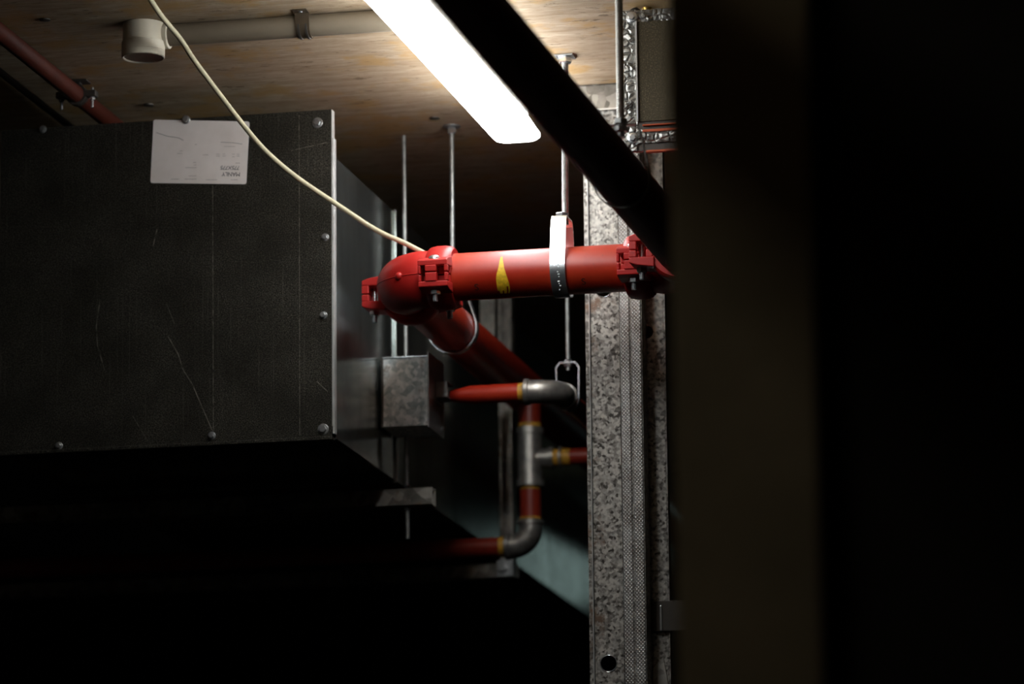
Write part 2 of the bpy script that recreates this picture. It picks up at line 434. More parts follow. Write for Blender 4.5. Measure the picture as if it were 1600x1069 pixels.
def text(body, px, py, hpx, shear=.0, name='lettering'):
    """upside-down: starts at (px,py) = the baseline start on the right, runs left"""
    cu = bpy.data.curves.new(name, 'FONT'); cu.body = body; cu.size = 1.0; cu.extrude = 0.0; cu.shear = shear
    cu.space_character = .95
    to = bpy.data.objects.new(name, cu); COL.objects.link(to); bpy.context.view_layer.update()
    me = bpy.data.meshes.new_from_object(to); bpy.data.objects.remove(to)
    hh = max(v.co.y for v in me.vertices) or 1
    s = hpx * 11.0 / F * 1.02 / hh; p0 = P(px, py, YD - .0024)
    for v in me.vertices:
        x, y = v.co.x * s, v.co.y * s
        w_ = p0 - ux * x - uz * y
        v.co = Vector((w_.x, YD - .0024, w_.z)) - ORG[st.name]
    me.materials.clear(); me.materials.append(M['ink'])
    ob = bpy.data.objects.new(name, me); COL.objects.link(ob); ob.parent = st; return ob
text('MANLY', 375.5, 269.5, 6.6)
text('775X775', 374.8, 259.6, 6.2, .15)
fp = MB()       # the tiny print, only readable as broken grey strokes
for px, py, wpx in ((361, 281, 11), (322, 281, 18), (289, 280, 18), (268, 280, 12), (295, 275, 12), (290, 262, 18), (303, 258, 4), (302, 254, 5),
                    (368, 255, 7), (363, 245, 4), (370, 244, 5), (363, 241, 4), (370, 241, 5), (338, 244, 6), (348, 244, 5), (338, 241, 6), (348, 241, 5), (317, 242, 9), (277, 240, 8), (281, 236, 6), (304, 226, 4), (350, 229, 18)):
    x = 0
    while x < wpx - .8:
        d = random.uniform(.5, 1.3); p = P(px + x, py, YD - .0022)
        g = 11.0 / F; fp.box((p.x, YD - .0024, p.z - .32 * g), (p.x + d * g, YD - .0022, p.z + .38 * g)); x += d + .45
fo = fp.build('fine_print', plain('grey_ink', (.22, .19, .18), .6, var=0), st); fo['kind'] = 'stuff'

# actuator box on the side of the duct
Yb = 11.33
bx = thing('junction_box', P(632, 668, Yb), 'square spangled zinc box fixed to the duct side below the red elbow', 'box')
p0 = P(597, 668, Yb); p1 = P(668, 557, Yb)
sl = .004
MB().box((p0.x, Yb, p0.z), (p1.x, Yb + .15, p1.z)).build('body', 'box', bx, bevel=.0015)
MB().box((p1.x, Yb - .004, p0.z - .006), (p1.x + .0035, Yb + .165, p1.z + .012)).build('side_cover', 'steel', bx, bevel=.001)
MB().box((p0.x - .001, Yb - .004, p0.z - .002), (p0.x + .004, Yb, p1.z + .002)).build('front_seam', 'dark_steel', bx)
MB().box((p0.x, Yb - .003, p1.z), (p1.x, Yb + .12, p1.z + .003)).build('top_flange', 'bright', bx)
s_ = MB(); c = P(684, 671, Yb + .12); s_.hexn((p1.x + .004, Yb + .13, p0.z + .012), .006, .005, (1, 0, 0)); s_.build('screw', 'bright', bx)
# stub bracket between box and small pipe
zb0 = P(690, 627, 11.45).z; zb1 = P(690, 602, 11.45).z; xs = P(706, 612, 11.45).x
br = MB(); br.box((p1.x + .0035, 11.40, zb0), (xs, 11.404, zb1)).box((p1.x + .0035, 11.40, zb1 - .003), (xs, 11.47, zb1)).box((p1.x + .0035, 11.40, zb0), (xs, 11.47, zb0 + .003)).box((p1.x + .0035, 11.40, zb0 - .008), (p1.x + .007, 11.47, zb1 + .004))
bo = tag(br.build('stub_bracket', 'rod', bevel=.001), 'short flat metal bracket holding the flattened end of the small red pipe', 'bracket')

# ---------------------------------------------------------------- trapeze rail under the duct
YR = YD + .60
def rail(Y, pxe, pytop, pybot, xleft, mat, label, grp=None):
    zt = P(pxe, pytop, Y).z; zb = P(pxe, pybot, Y).z; xe = P(pxe, pytop, Y).x
    t = thing('support_rail', ((xe + xleft) / 2, Y, zb), label, 'rail')
    r = MB(); th = .0025
    r.box((xleft, Y - .0205, zb), (xe, Y - .0205 + th, zt)).box((xleft, Y - .0205, zb), (xe, Y + .0205, zb + th)).box((xleft, Y + .0205 - th, zb), (xe, Y + .0205, zt))
    r.box((xleft, Y - .0205, zt - th), (xe, Y - .010, zt)).box((xleft, Y + .010, zt - th), (xe, Y + .0205, zt))
    r.build('channel', mat, t, bevel=.0008)
    return t, xe, zt, zb
r1, r1x, r1t, r1b = rail(YR, 678, 763, 790, -5.0, 'strut', 'zinc channel rail crossing under the front of the big duct')
YR2 = 12.45
r2, r2x, r2t, r2b = rail(YR2, 808, 881, 903, -5.0, 'strut', 'farther dark channel rail low under the duct, ending by the silver elbow')

# ---------------------------------------------------------------- rods
def rod(px0, py0, px1, py1, Y, r, mat, label, name='hanging_rod', nut=True, top=None, extra=None, threads=False, cat='rod'):
    """vertical rod hanging from the ceiling at the given depth"""
    a = P(px0, py0, Y); b = P(px1, py1, Y)
    top = ZC if top is None else top
    x = (a.x + b.x) / 2; t = thing(name, (x, Y, b.z), label, cat)
    ta = Vector((a.x, Y, top)); tb = Vector((b.x, Y, b.z))
    if threads:
        n = int((ta.z - tb.z) / .0016); pts = []; rr = []
        for i in range(n + 1):
            pts.append(ta.lerp(tb, i / n)); rr.append(r * (1.0 if i % 2 else .87))
        MB().sweep(pts, rr, 14).build('shaft', 'rod', t, smooth=60)
    else: MB().cyl(ta, tb, r, 16).build('shaft', mat, t, smooth=40)
    if nut:
        w_ = MB(); w_.box((a.x - r * 2.6, Y - r * 2.6, top - .004), (a.x + r * 2.6, Y + r * 2.6, top - .0005)); w_.build('washer', 'steel', t, bevel=.001)
        n_ = MB(); n_.hexn((a.x, Y, top - .004 - r * 1.7), r * 1.95, r * 1.7).build('nut', 'bright', t)
    return t, tb
# front rod at the rear-left, through the rail
yr1 = YR
t1, _ = rod(631, 206, 637, 842, YR, .0055, 'rod', 'thin rod from the ceiling through the end of the front rail under the duct', nut=False)
zn = MB().hexn((P(637, 790, YR).x, YR, r1b - .010), .010, .009); zn.build('nut', 'bright', t1)
zn = MB().hexn((P(637, 762, YR).x, YR, r1t + .001), .010, .009); zn.build('nut', 'bright', t1)

# ---------------------------------------------------------------- grooved pipe run
def pipe(name, a, b, r, mat, label, n=48, cat='pipe'):
    a, b = Vector(a), Vector(b); t = thing(name, (a + b) / 2 - Vector((0, 0, r)), label, cat)
    ob = MB(); d = (b - a).normalized()
    ob.sweep([a, a + d * .003, b - d * .003, b], [r - .003, r, r, r - .003], n).build('tube', mat, t, smooth=35)
    return t
# red paint of the cross pipe with weathered top
cx0, cx1 = XL + .115, XR - .118
p_main = pipe('fire_pipe', (cx0, YP, ZP), (cx1, YP, ZP), R, 'red_pipe', 'red pipe running across between the two elbows, with a yellow paint smear')
# yellow smear: thin paint skin following the tube
sm = MB(); prof = [(401, 782.0, 785.5), (410, 780.5, 786), (420, 778.5, 788), (428, 776, 790.5), (434, 775, 792), (442, 775.5, 795), (447, 776.5, 796.5), (452, 778, 797), (455.5, 780, 796)]
rows = []
for py, xa_, xb_ in prof:
    z = P(785, py, YP - .05).z; dz = (z - ZP) / (R + .0012); dz = max(-.995, min(.995, dz)); y = YP - math.sqrt(1 - dz * dz) * (R + .0012)
    n = 9; row = []
    for k in range(n):
        j = random.uniform(-.3, .3) if k in (0, n - 1) else 0
        x = P(xa_ + (xb_ - xa_) * k / (n - 1) + j, py, y).x; row.append(Vector((x, y, ZP + dz * (R + .0012))))
    rows.append(row)
vs = [v for r_ in rows for v in r_]; fs = []
for i in range(len(rows) - 1):
    for k in range(8):
        if (i == len(rows) - 2 and k in (0, 3, 6)) or (i == len(rows) - 3 and k == 6): continue
        fs.append((i * 9 + k, i * 9 + k + 1, (i + 1) * 9 + k + 1, (i + 1) * 9 + k))
o = sm.add(vs, fs).build('paint_smear', 'yellow', p_main, smooth=60); o['label'] = 'yellow paint drip'
# dark size marks, barely legible
def pipe_text(body, px, py):
    cu = bpy.data.curves.new('mark', 'FONT'); cu.body = body
    to = bpy.data.objects.new('mark', cu); COL.objects.link(to); bpy.context.view_layer.update()
    me = bpy.data.meshes.new_from_object(to); bpy.data.objects.remove(to)
    hh = max(v.co.y for v in me.vertices); rr = R + .0008
    z0 = P(px, py, YP - .045).z; x0 = P(px, py, YP - .045).x; a0 = math.asin(max(-1, min(1, (z0 - ZP) / rr)))
    for v in me.vertices:
        s = .017 / hh; a = a0 + v.co.y * s / rr
        v.co = Vector((x0 + v.co.x * s, YP - math.cos(a) * rr, ZP + math.sin(a) * rr)) - ORG[p_main.name]
    me.materials.clear(); me.materials.append(M['ink'])
    ob = bpy.data.objects.new('stamped_mark', me); COL.objects.link(ob); ob.parent = p_main
pipe_text('S', 741, 453); pipe_text('S', 908, 444)

p_rear = pipe('fire_pipe', (XL, YP + .150, ZP), (XL, 15.8, ZP), R, 'red_pipe', 'red pipe running away from the left elbow into the dark beside the duct')
p_near = pipe('fire_pipe', (XR, 2.6, ZP), (XR, YP - .150, ZP), R, 'red_near_shade', 'large unlit pipe running diagonally overhead from the camera, crossing the lamp')

def elbow(cx, sx_, sy_, leg, label, mat='red_cast', leg_y=.148):
    """90 degree grooved elbow: corner at cx; legs toward sx (along X) and sy (along Y)"""
    t = thing('pipe_elbow', (cx, YP, ZP - .07), label, 'elbow')
    rb = leg * .86; pts = []; rr = []
    pts.append(Vector((cx + sx_ * leg, YP, ZP))); rr.append(.060)
    N = 16
    for i in range(N + 1):
        a = math.pi / 2 * i / N
        pts.append(Vector((cx + sx_ * (rb - rb * math.sin(a)), YP + sy_ * (rb - rb * math.cos(a)), ZP)))
        k = math.sin(math.pi * min(1, max(0, (i) / N)))
        rr.append(.063 + .006 * min(1, k * 2.0))
    pts.append(Vector((cx, YP + sy_ * leg, ZP))); rr.append(.060); pts.append(Vector((cx, YP + sy_ * leg_y, ZP))); rr.append(.0585)
    MB().sweep(pts, rr, 40).build('body', mat, t, smooth=50)
    # casting seam on both sides at mid height: a fine fin, and a gate nub on the outer side
    for side in (-1, 1):
        sp_ = []
        for i in range(N + 1):
            a = math.pi / 2 * i / N; tx = Vector((-sx_ * math.cos(a), sy_ * math.sin(a), 0)); nrm = Vector((-sx_ * math.sin(a), -sy_ * math.cos(a), 0)) * side
            sp_.append(pts[i + 1] + nrm * (rr[i + 1] + .0002))
        MB().sweep(sp_, .0014, 6).build('mold_seam', mat, t, smooth=60)
    a = math.radians(30); i = 5; nrm = Vector((-sx_ * math.sin(a), -sy_ * math.cos(a), 0)); c = pts[i + 1] + nrm * (rr[i + 1] - .003)
    MB().lathe(c, nrm, [(0, .010), (.006, .009), (.009, .006), (.0105, .002)], 14).build('casting_nub', mat, t, smooth=60)
    return t
elbow(XL, 1, 1, .112, 'bulbous red elbow fitting at the left end of the cross pipe')
elbow(XR, -1, -1, .112, 'red elbow fitting at the right end of the cross pipe, half behind the dark pipe')

def coupling(c, axis, label, tilt=0.0, ears=(1, -1)):
    """two-piece grooved coupling; local x = pipe axis, ears at local +-y, bolts along z"""
    rz = 0 if axis == 'X' else math.pi / 2
    T = Matrix.Translation(c) @ Matrix.Rotation(rz, 4, 'Z') @ Matrix.Rotation(tilt, 4, 'X')
    t = thing('pipe_coupling', Vector(c) - Vector((0, 0, .08)), label, 'coupling')
    hw = .031
    for s, nm in ((1, 'upper_housing'), (-1, 'lower_housing')):
        mb = MB(); prof = [(-hw, .0575), (-hw, .0690), (-hw + .006, .0745), (-.010, .0775), (.010, .0775), (hw - .006, .0745), (hw, .0690), (hw, .0575)]
        N = 26; vs = []
        for k in range(N + 1):
            a = math.radians(2 + 176 * k / N)
            for x, r in prof: vs.append(Vector((x, math.cos(a) * r, s * math.sin(a) * r)))
        n = len(prof); fs = []
        for k in range(N):
            for i in range(n):
                fs.append((k * n + i, k * n + (i + 1) % n, (k + 1) * n + (i + 1) % n, (k + 1) * n + i))
        fs += [tuple(range(n)), tuple(range(N * n, N * n + n))]
        mb.add(vs, fs); mb.xf(T); mb.build(nm, 'red_cast', t, smooth=40)
        for e in ears:
            ear = MB()
            def bb(x0, x1, y0, y1, z0, z1): ear.box((x0, e * y0, s * z0), (x1, e * y1, s * z1))
            # pad (wedge-topped) + bosses + corner posts, leaving the slots open
            top = .038
            ear.prism([Vector((-.036, e * .058, s * .019)), Vector((-.036, e * .058, s * (top + .006))), Vector((-.036, e * .100, s * top)), Vector((-.036, e * .118, s * (top - .006))), Vector((-.036, e * .118, s * .019))], (.072, 0, 0))
            g = .0012
            bb(-.036, -.029, .100, .118, g - .002 * s, .0195); bb(.028, .036, .100, .118, g + .002 * s, .0195)
            bb(-.018, .010, .104, .1205, g + .003 * s, .0195)
            bb(-.033, .033, .062, .078, g, .0195)
            ear.xf(T); ear.build('ear', 'red_cast', t, bevel=.0022)
    for e in ears:
        y = e * .094; b_ = MB()
        b_.lathe((0, y, .034), (0, 0, 1), [(0, .0145), (.004, .0145), (.009, .011), (.0115, .005)], 18)
        b_.cyl((0, y, .036), (0, y, -.066), .0062, 14)
        for k in range(9): b_.lathe((0, y, -.050 - k * .0018), (0, 0, -1), [(0, .0060), (.0009, .0070), (.0018, .0060)], 12)
        bo_ = b_.xf(T).build('bolt', 'bright', t, smooth=40)
        MB().hexn((0, y, -.049), .0125, .0115, (0, 0, 1), .5).xf(T).build('nut', 'bright', bo_)
    return t
cL = P(693, 434, YP).x; 
coupling((cL, YP, ZP), 'X', 'red bolted coupling joining the left elbow to the cross pipe', tilt=math.radians(6))
coupling((XL, YP + .158, ZP), 'Y', 'red bolted coupling behind the left elbow, one ear sticking out beside the duct')
cR = P(1001, 417, YP).x
coupling((cR, YP, ZP), 'X', 'red bolted coupling at the right end of the cross pipe, in front of the stud', tilt=math.radians(5))
coupling((XR, YP - .158, ZP), 'Y', 'red bolted coupling where the dark diagonal pipe meets the right elbow')

# ---------------------------------------------------------------- hangers
def clevis(cx, cy, cz, r, axis, wd, top_h, top_w, rod_r, label, mat='bright', th=.003, spread=1.0, name='pipe_hanger'):
    """band under the pipe, legs up to a flat top with a nut above and below"""
    u = Vector((0, 1, 0)) if axis == 'X' else Vector((1, 0, 0)); ax = Vector((1, 0, 0)) if axis == 'X' else Vector((0, 1, 0))
    c = Vector((cx, cy, cz)); t = thing(name, c - Vector((0, 0, r)), label, 'hanger'); pts = []
    rr = r + th * .7
    tw = top_w / 2
    for k in range(25):
        a = math.radians(-180 + 180 * k / 24); pts.append(c + u * math.cos(a) * rr + Vector((0, 0, math.sin(a) * rr)))
    pts += [c + u * (rr * .99) + Vector((0, 0, top_h * .12)), c + u * (tw + .0005) + Vector((0, 0, top_h - .013)), c + u * tw + Vector((0, 0, top_h - .012)), c + u * (tw - .009) + Vector((0, 0, top_h)), c + u * (tw - .0095) + Vector((0, 0, top_h))]
    pts += [c - u * (tw - .0095) + Vector((0, 0, top_h)), c - u * (tw - .009) + Vector((0, 0, top_h)), c - u * tw + Vector((0, 0, top_h - .012)), c - u * (tw + .0005) + Vector((0, 0, top_h - .013)), c - u * (rr * .99) + Vector((0, 0, top_h * .12))]
    MB().strip(pts, ax, wd, th, True).build('band', mat, t, smooth=35)
    MB().hexn((cx, cy, cz + top_h + th / 2), rod_r * 1.9, rod_r * 1.5, ph=.2).build('nut', mat, t)
    MB().hexn((cx, cy, cz + top_h - th / 2 - rod_r * 1.6), rod_r * 1.9, rod_r * 1.5, ph=.9).build('nut', mat, t)
    MB().cyl((cx, cy, cz + top_h - rod_r * 3.4), (cx, cy, cz + top_h - th), rod_r, 12).build('rod_tip', 'rod', t, smooth=40)
    return t
hx = P(879, 424, YP).x; htop = P(884, 342, YP).z - ZP
hg = clevis(hx, YP, ZP, R + .003, 'X', .037, htop, .080, .0085, 'bright wide strap hanger wrapped round the red cross pipe')
st_ = MB()
for k in range(13):      # stamped figures on the strap, worn beyond reading
    a = math.radians(8 - k * 5.2); rr = R + .0075
    z = ZP + math.sin(a) * rr; y = YP - math.cos(a) * rr
    w2 = .002 + .0012 * ((k * 7) % 3); ofs = .0015 * ((k * 5) % 4)
    if k % 4 == 3: continue
    st_.box((hx - .001 + ofs, y - .0005, z - .0011), (hx - .001 + ofs + w2, y + .001, z + .0011))
st_.build('stamping', 'steel', hg)
rod(883, 95, hx and 883, 345, YP, .0088, 'rod', 'thick threaded rod with ceiling nut above the bright strap hanger', threads=True)

# rear pipe hanger + rod
yh = YP + .60
rx = XL
clevis(rx, yh, ZP, R + .003, 'Y', .026, .125, .06, .006, 'thin strap hanger round the red pipe behind the left elbow')
t = thing('hanging_rod', (rx, yh, ZP + .125), 'bluish rod with ceiling nut behind the cross pipe, right of the thinner rod', 'rod')
MB().cyl((rx, yh, ZC), (rx, yh, ZP + .125), .006, 16).build('shaft', 'rod', t, smooth=40)
MB().lathe((rx, yh, ZC - .0005), (0, 0, -1), [(0, .022), (.003, .022)], 20).build('washer', 'steel', t)
MB().hexn((rx, yh, ZC - .022), .0115, .018).build('nut', 'bright', t)

# near pipe hanger + rod
yn = P(1, 1, 1).y
qn = 10.15
pn = None
for k in range(400):                          # find the depth where the near run's axis passes under the rod
    yy = 9.2 + k * .005; v = Vector((XR, yy, ZP)) - CAM
    cx_ = v.x * B_.x + v.y * A_.x - v.z * V_.x; cz_ = v.x * B_.z + v.y * A_.z - v.z * V_.z
    if 800 + F * cx_ / cz_ > 971: pn = yy; break
print('near hanger Y', pn)
htn = P(963, 196, pn).z - ZP
clevis(XR, pn, ZP, R + .003, 'Y', .016, htn, .085, .0085, 'thin dark ring hanger round the unlit diagonal pipe', mat='rod')
t = thing('hanging_rod', (XR, pn, ZP + htn), 'bluish rod left of the taped duct, holding the unlit diagonal pipe', 'rod')
MB().cyl((XR, pn, ZC), (XR, pn, ZP + htn), .0085, 20).build('shaft', 'thread', t, smooth=40)

# ---------------------------------------------------------------- small galvanised-fitted pipework
YS = 11.45
zs = P(762, 616, YS).z; rs = .0235
xsa = P(704, 616, YS).x; xsb = P(822, 612, YS).x; xc = P(872, 612, YS).x
t = thing('branch_pipe', ((xsa + xsb) / 2, YS, zs - rs), 'small red pipe with a flattened end, between the zinc box and a grey elbow', 'pipe')
MB().sweep([(xsa, YS, zs), (xsa + .012, YS, zs), (xsa + .055, YS, zs), (xsb, YS, zs)], [.014, .016, rs, rs], 28).build('tube', 'red_pipe', t, smooth=40)
MB().cyl((xsb - .018, YS, zs), (xsb + .002, YS, zs), rs + .0008, 28).build('thread_tape', 'tape', t, smooth=40)
def fit_elbow(c, d0, d1, leg, r, label, mat='casting'):
    c, d0, d1 = Vector(c), Vector(d0), Vector(d1)
    t = thing('threaded_elbow', c - Vector((0, 0, r)), label, 'elbow'); rb = leg * .72; N = 12
    pts = [c + d0 * leg] + [c + d0 * (rb - rb * math.sin(math.pi / 2 * i / N)) + d1 * (rb - rb * math.cos(math.pi / 2 * i / N)) for i in range(N + 1)] + [c + d1 * leg]
    MB().sweep(pts, r, 32).build('body', mat, t, smooth=50)
    for d in (d0, d1):
        MB().lathe(c + d * (leg - .014), d, [(0, r), (.002, r * 1.12), (.012, r * 1.12), (.014, r * 1.04)], 32).build('collar', mat, t, smooth=35)
    return t
leg = .062
fit_elbow((xc, YS, zs), (-1, 0, 0), (0, 1, 0), xc - xsb + .004, .0300, 'grey cast elbow at the right end of the small red pipe')
t = thing('branch_pipe', (xc, YS + .5, zs - rs), 'small red pipe running away behind the grey cast elbow toward the stud', 'pipe')
MB().cyl((xc, YS + .085, zs), (xc, YS + .95, zs), rs, 24).build('tube', 'red_shade', t, smooth=40)
yk = YS + .13
clevis(xc, yk, zs, rs + .003, 'Y', .020, P(878, 568, yk).z - zs, .058, .0055, 'small U-shaped strap hanger beside the grey elbow', mat='bright', th=.0025)
t = thing('hanging_rod', (xc, yk, zs + .07), 'thin rod holding the small U-shaped strap hanger', 'rod')
MB().cyl((xc, yk, ZC), (xc, yk, P(878, 568, yk).z), .0055, 14).build('shaft', 'rod', t, smooth=40)

YV = 12.15                                    # the drop below the rear pipe
xv = P(828, 700, YV).x
def zv(py): return P(828, py, YV).z
t = thing('drop_pipe', (xv, YV, zv(672)), 'short upright red pipe dropping from the rear pipe to the grey tee', 'pipe')
MB().cyl((xv, YV, ZP - .03), (xv, YV, zv(668)), .030, 28).build('tube', 'red_shade', t, smooth=40)
MB().cyl((xv, YV, zv(662)), (xv, YV, zv(674)), .0312, 28).build('thread_tape', 'tape', t, smooth=40)
t = thing('threaded_tee', (xv, YV, zv(760)), 'grey cast tee on the drop pipe, branching right', 'tee')
mb = MB(); mb.cyl((xv, YV, zv(670)), (xv, YV, zv(760)), .033, 32); ztee = zv(717)
xt = P(866, 717, YV).x
mb.cyl((xv, YV, ztee), (xt, YV, ztee), .026, 28); mb.build('body', 'casting', t, smooth=40)
for z0, z1 in ((zv(669), zv(679)), (zv(750), zv(761))): MB().cyl((xv, YV, z0), (xv, YV, z1), .0375, 32).build('collar', 'casting', t, smooth=40)
MB().cyl((xt - .014, YV, ztee), (xt, YV, ztee), .0305, 28).build('collar', 'casting', t, smooth=40)
t = thing('branch_pipe', (xt + .15, YV, ztee - .024), 'small red pipe with yellow taped threads, right of the grey tee', 'pipe')
MB().cyl((xt, YV, ztee), (xt + .22, YV, ztee), .0215, 24).build('tube', 'red_shade', t, smooth=40)
MB().cyl((xt, YV, ztee), (xt + .045, YV, ztee), .0232, 24).build('thread_tape', 'tape', t, smooth=40)
MB().lathe((xt + .013, YV, ztee), (1, 0, 0), [(0, .024), (.002, .030), (.008, .030), (.010, .024)], 24).build('collar', 'casting', t, smooth=40)
t = thing('drop_pipe', (xv, YV, zv(815)), 'short upright red pipe between the grey tee and the lower elbow', 'pipe')
MB().cyl((xv, YV, zv(758)), (xv, YV, zv(818)), .0280, 28).build('tube', 'red_shade', t, smooth=40)
for a, b in ((760, 766), (809, 816)): MB().cyl((xv, YV, zv(a)), (xv, YV, zv(b)), .0288, 28).build('thread_tape', 'tape', t, smooth=40)
ze = zv(853); xe_ = P(790, 858, YV).x
fit_elbow((xv, YV, ze), (0, 0, 1), (-1, 0, 0), xv - xe_, .0320, 'grey cast elbow at the bottom of the drop, turning left')
t = thing('branch_pipe', (xe_ - .5, YV, ze - .028), 'unlit red pipe running left from the lower grey elbow under the duct', 'pipe')
MB().cyl((xe_ - 1.6, YV, ze), (xe_ + .004, YV, ze), .0265, 24).build('tube', 'red_shade', t, smooth=40)
MB().cyl((xe_ - .016, YV, ze), (xe_ + .002, YV, ze), .0275, 24).build('thread_tape', 'tape', t, smooth=40)

# hanging strut channel behind
YH = YR2 - .035
xh0 = P(784, 700, YH).x; xh1 = P(806, 700, YH).x; zh0 = P(795, 905, YH).z; zh1 = P(795, 440, YH).z
t = thing('strut_post', ((xh0 + xh1) / 2, YH, zh0), 'upright slotted channel behind the grey tee, carrying the far rail', 'post')
mb = MB(); mb.box((xh0, YH - .04, zh0), (xh0 + .003, YH, zh1)).box((xh1 - .003, YH - .04, zh0), (xh1, YH, zh1)).box((xh0, YH - .003, zh0), (xh1, YH, zh1))
mb.box((xh0, YH - .04, zh0), (xh0 + .010, YH - .037, zh1)).box((xh1 - .010, YH - .04, zh0), (xh1, YH - .037, zh1)); mb.build('channel', 'strut', t, bevel=.001)
mb = MB(); mb.box((P(755, 500, YH).x, YH - .045, P(755, 560, YH).z), (P(779, 500, YH).x, YH - .041, zh1)); mb.build('side_plate', 'strut', t, bevel=.001)
mb = MB(); mb.box((P(783, 890, YH).x, YH - .055, P(783, 906, YH).z), (P(808, 890, YH).x, YH - .041, P(783, 880, YH).z)); mb.hexn((P(793, 893, YH).x, YH - .055, P(793, 893, YH).z), .012, .01, (0, -1, 0)); mb.build('foot_bracket', 'steel', t, bevel=.001)

# ---------------------------------------------------------------- studs and head track
YT = PZ(930, 131, ZC).y
print('track Y', YT)
zt0 = P(930, 173, YT).z
t = thing('head_track', (P(1000, 150, YT).x, YT, zt0), 'zinc channel along the ceiling above the steel studs', 'track')
xt0 = P(893, 150, YT).x
mb = MB(); mb.box((xt0, YT, zt0), (xt0 + 1.6, YT + .0015, ZC - .003)).box((xt0, YT, ZC - .0045), (xt0 + 1.6, YT + .09, ZC - .002)).box((xt0, YT + .09, zt0), (xt0 + 1.6, YT + .0915, ZC - .003))
mb.build('channel', 'strut', t)
MB().box((xt0, YT - .004, zt0), (xt0 + 1.6, YT, zt0 + .004)).build('rolled_edge', 'duct_edge', t)

def holed_plate(mb, x0, x1, z0, z1, y, holes, th=.0015, n=24):
    """plate in the XZ plane with round holes (z, x, r)"""
    holes = sorted(holes); zc = z0
    def quad(a, b, c, d): mb.box((a, y, b), (c, y + th, d))
    for hz, hx_, r in holes:
        h = r * 1.35
        if hx_ - h < x0: h = hx_ - x0 - .0005
        if hx_ + h > x1: h = min(h, x1 - hx_ - .0005)
        quad(x0, zc, x1, hz - h); quad(x0, hz - h, hx_ - h, hz + h); quad(hx_ + h, hz - h, x1, hz + h); zc = hz + h
        vs = []
        for k in range(n):
            a = 2 * math.pi * k / n; ca, sa = math.cos(a), math.sin(a); q_ = h / max(abs(ca), abs(sa))
            for yy in (y, y + th): vs += [Vector((hx_ + ca * r, yy, hz + sa * r)), Vector((hx_ + ca * q_, yy, hz + sa * q_))]
        fs = []
        for k in range(n):
            i, j = k * 4, ((k + 1) % n) * 4
            fs += [(i, i + 1, j + 1, j), (i + 2, j + 2, j + 3, i + 3), (i, j, j + 2, i + 2)]
        mb.add(vs, fs)
    quad(x0, zc, x1, z1); return mb
m = NT('knurled_zinc'); co = m.coords(); ss = m.n('ShaderNodeSeparateXYZ', {0: co})
kx = m.math('SINE', m.math('MULTIPLY', ss.outputs[0], 2 * math.pi / .0084)); kz = m.math('SINE', m.math('MULTIPLY', ss.outputs[2], 2 * math.pi / .0092))
dm = m.ramp(m.math('MULTIPLY_ADD', m.math('MULTIPLY', kx, kz), .5, .5), [(.50, 0.0), (.85, 1.0)])
n = m.noise(co, 22, 5, .7)
col = m.mix(m.ramp(n, [(.35, 0.0), (.65, 1.0)]), (.16, .13, .11), (.40, .38, .36))
col = m.mix(m.math('MULTIPLY', dm, .8), col, (.80, .80, .78))
m.bump(dm, .9, .0012); M['knurl'] = m.set(color=col, rough=.4, metal=.55)
YW = YT + .02
def sx(px, Y): return P(px, 760, Y).x
x0, x1 = sx(918.5, YW), sx(971, YW)
zg = 0.001; ztop = ZC - .006
t = thing('steel_stud', ((x0 + x1) / 2, YW, 0), 'spangled zinc stud with round holes, leftmost of the upright steel studs', 'stud')
def hole(px, py, rp, Y): p = P(px, py, Y); return (p.z, p.x, rp * 11 / F)
xweb = x0 + .0115
hl = [hole(951, 1037, 13.5, YW), hole(943, 452, 13.5, YW)]
pz = P(943, 452, YW).z - P(951, 1037, YW).z
hl = sorted(hl + [(hl[0][0] - pz, hl[0][1], hl[0][2]), (hl[0][0] - 2 * pz, hl[0][1], hl[0][2])])
holed_plate(MB(), xweb, x1, zg, ztop, YW, hl).build('web', 'stud', t)
for h_ in hl:
    ring = [Vector((h_[1] + math.cos(a * math.pi / 12) * h_[2], YW - .0008, h_[0] + math.sin(a * math.pi / 12) * h_[2])) for a in range(24)]
    ring.append(ring[0]); MB().sweep(ring, .0011, 6).build('hole_rim', 'bright', t, smooth=60)
mb = MB(); mb.box((x0, YW - .0035, zg), (xweb + .001, YW - .0015, ztop)).box((xweb - .001, YW - .0035, zg), (xweb + .001, YW + .001, ztop)).box((x0, YW - .003, zg), (x0 + .0015, YW + .038, ztop))
mb.build('left_flange', 'stud', t)
MB().sweep([(xweb - .001, YW - .0045, zg), (xweb - .001, YW - .0045, ztop)], .0016, 8).build('fold_line', 'duct_edge', t)
# knurled stud
x2, x3 = sx(971.5, YW - .006), sx(1006, YW - .006); xm = (x2 + x3) / 2; yk_ = YW - .006
t = thing('steel_stud', (xm, YW, 0), 'knurled zinc stud with two dimpled ribs, middle of the upright steel studs', 'stud')
for a, b in ((x2, xm - .0008), (xm + .0008, x3)):
    g = .0035; mb = MB(); mb.prism([Vector((a, yk_ + .004, zg)), Vector((a + g, yk_, zg)), Vector((b - g, yk_, zg)), Vector((b, yk_ + .004, zg))], (0, 0, ztop - zg)); mb.build('rib', 'knurl', t)
mb = MB(); mb.box((x3 - .0015, yk_ + .003, zg), (x3, yk_ + .065, ztop)).box((x2, yk_ + .004, zg), (x3, yk_ + .0055, ztop)).box((x2, yk_ + .004, zg), (x2 + .0015, yk_ + .045, ztop)); mb.build('web', 'stud', t)
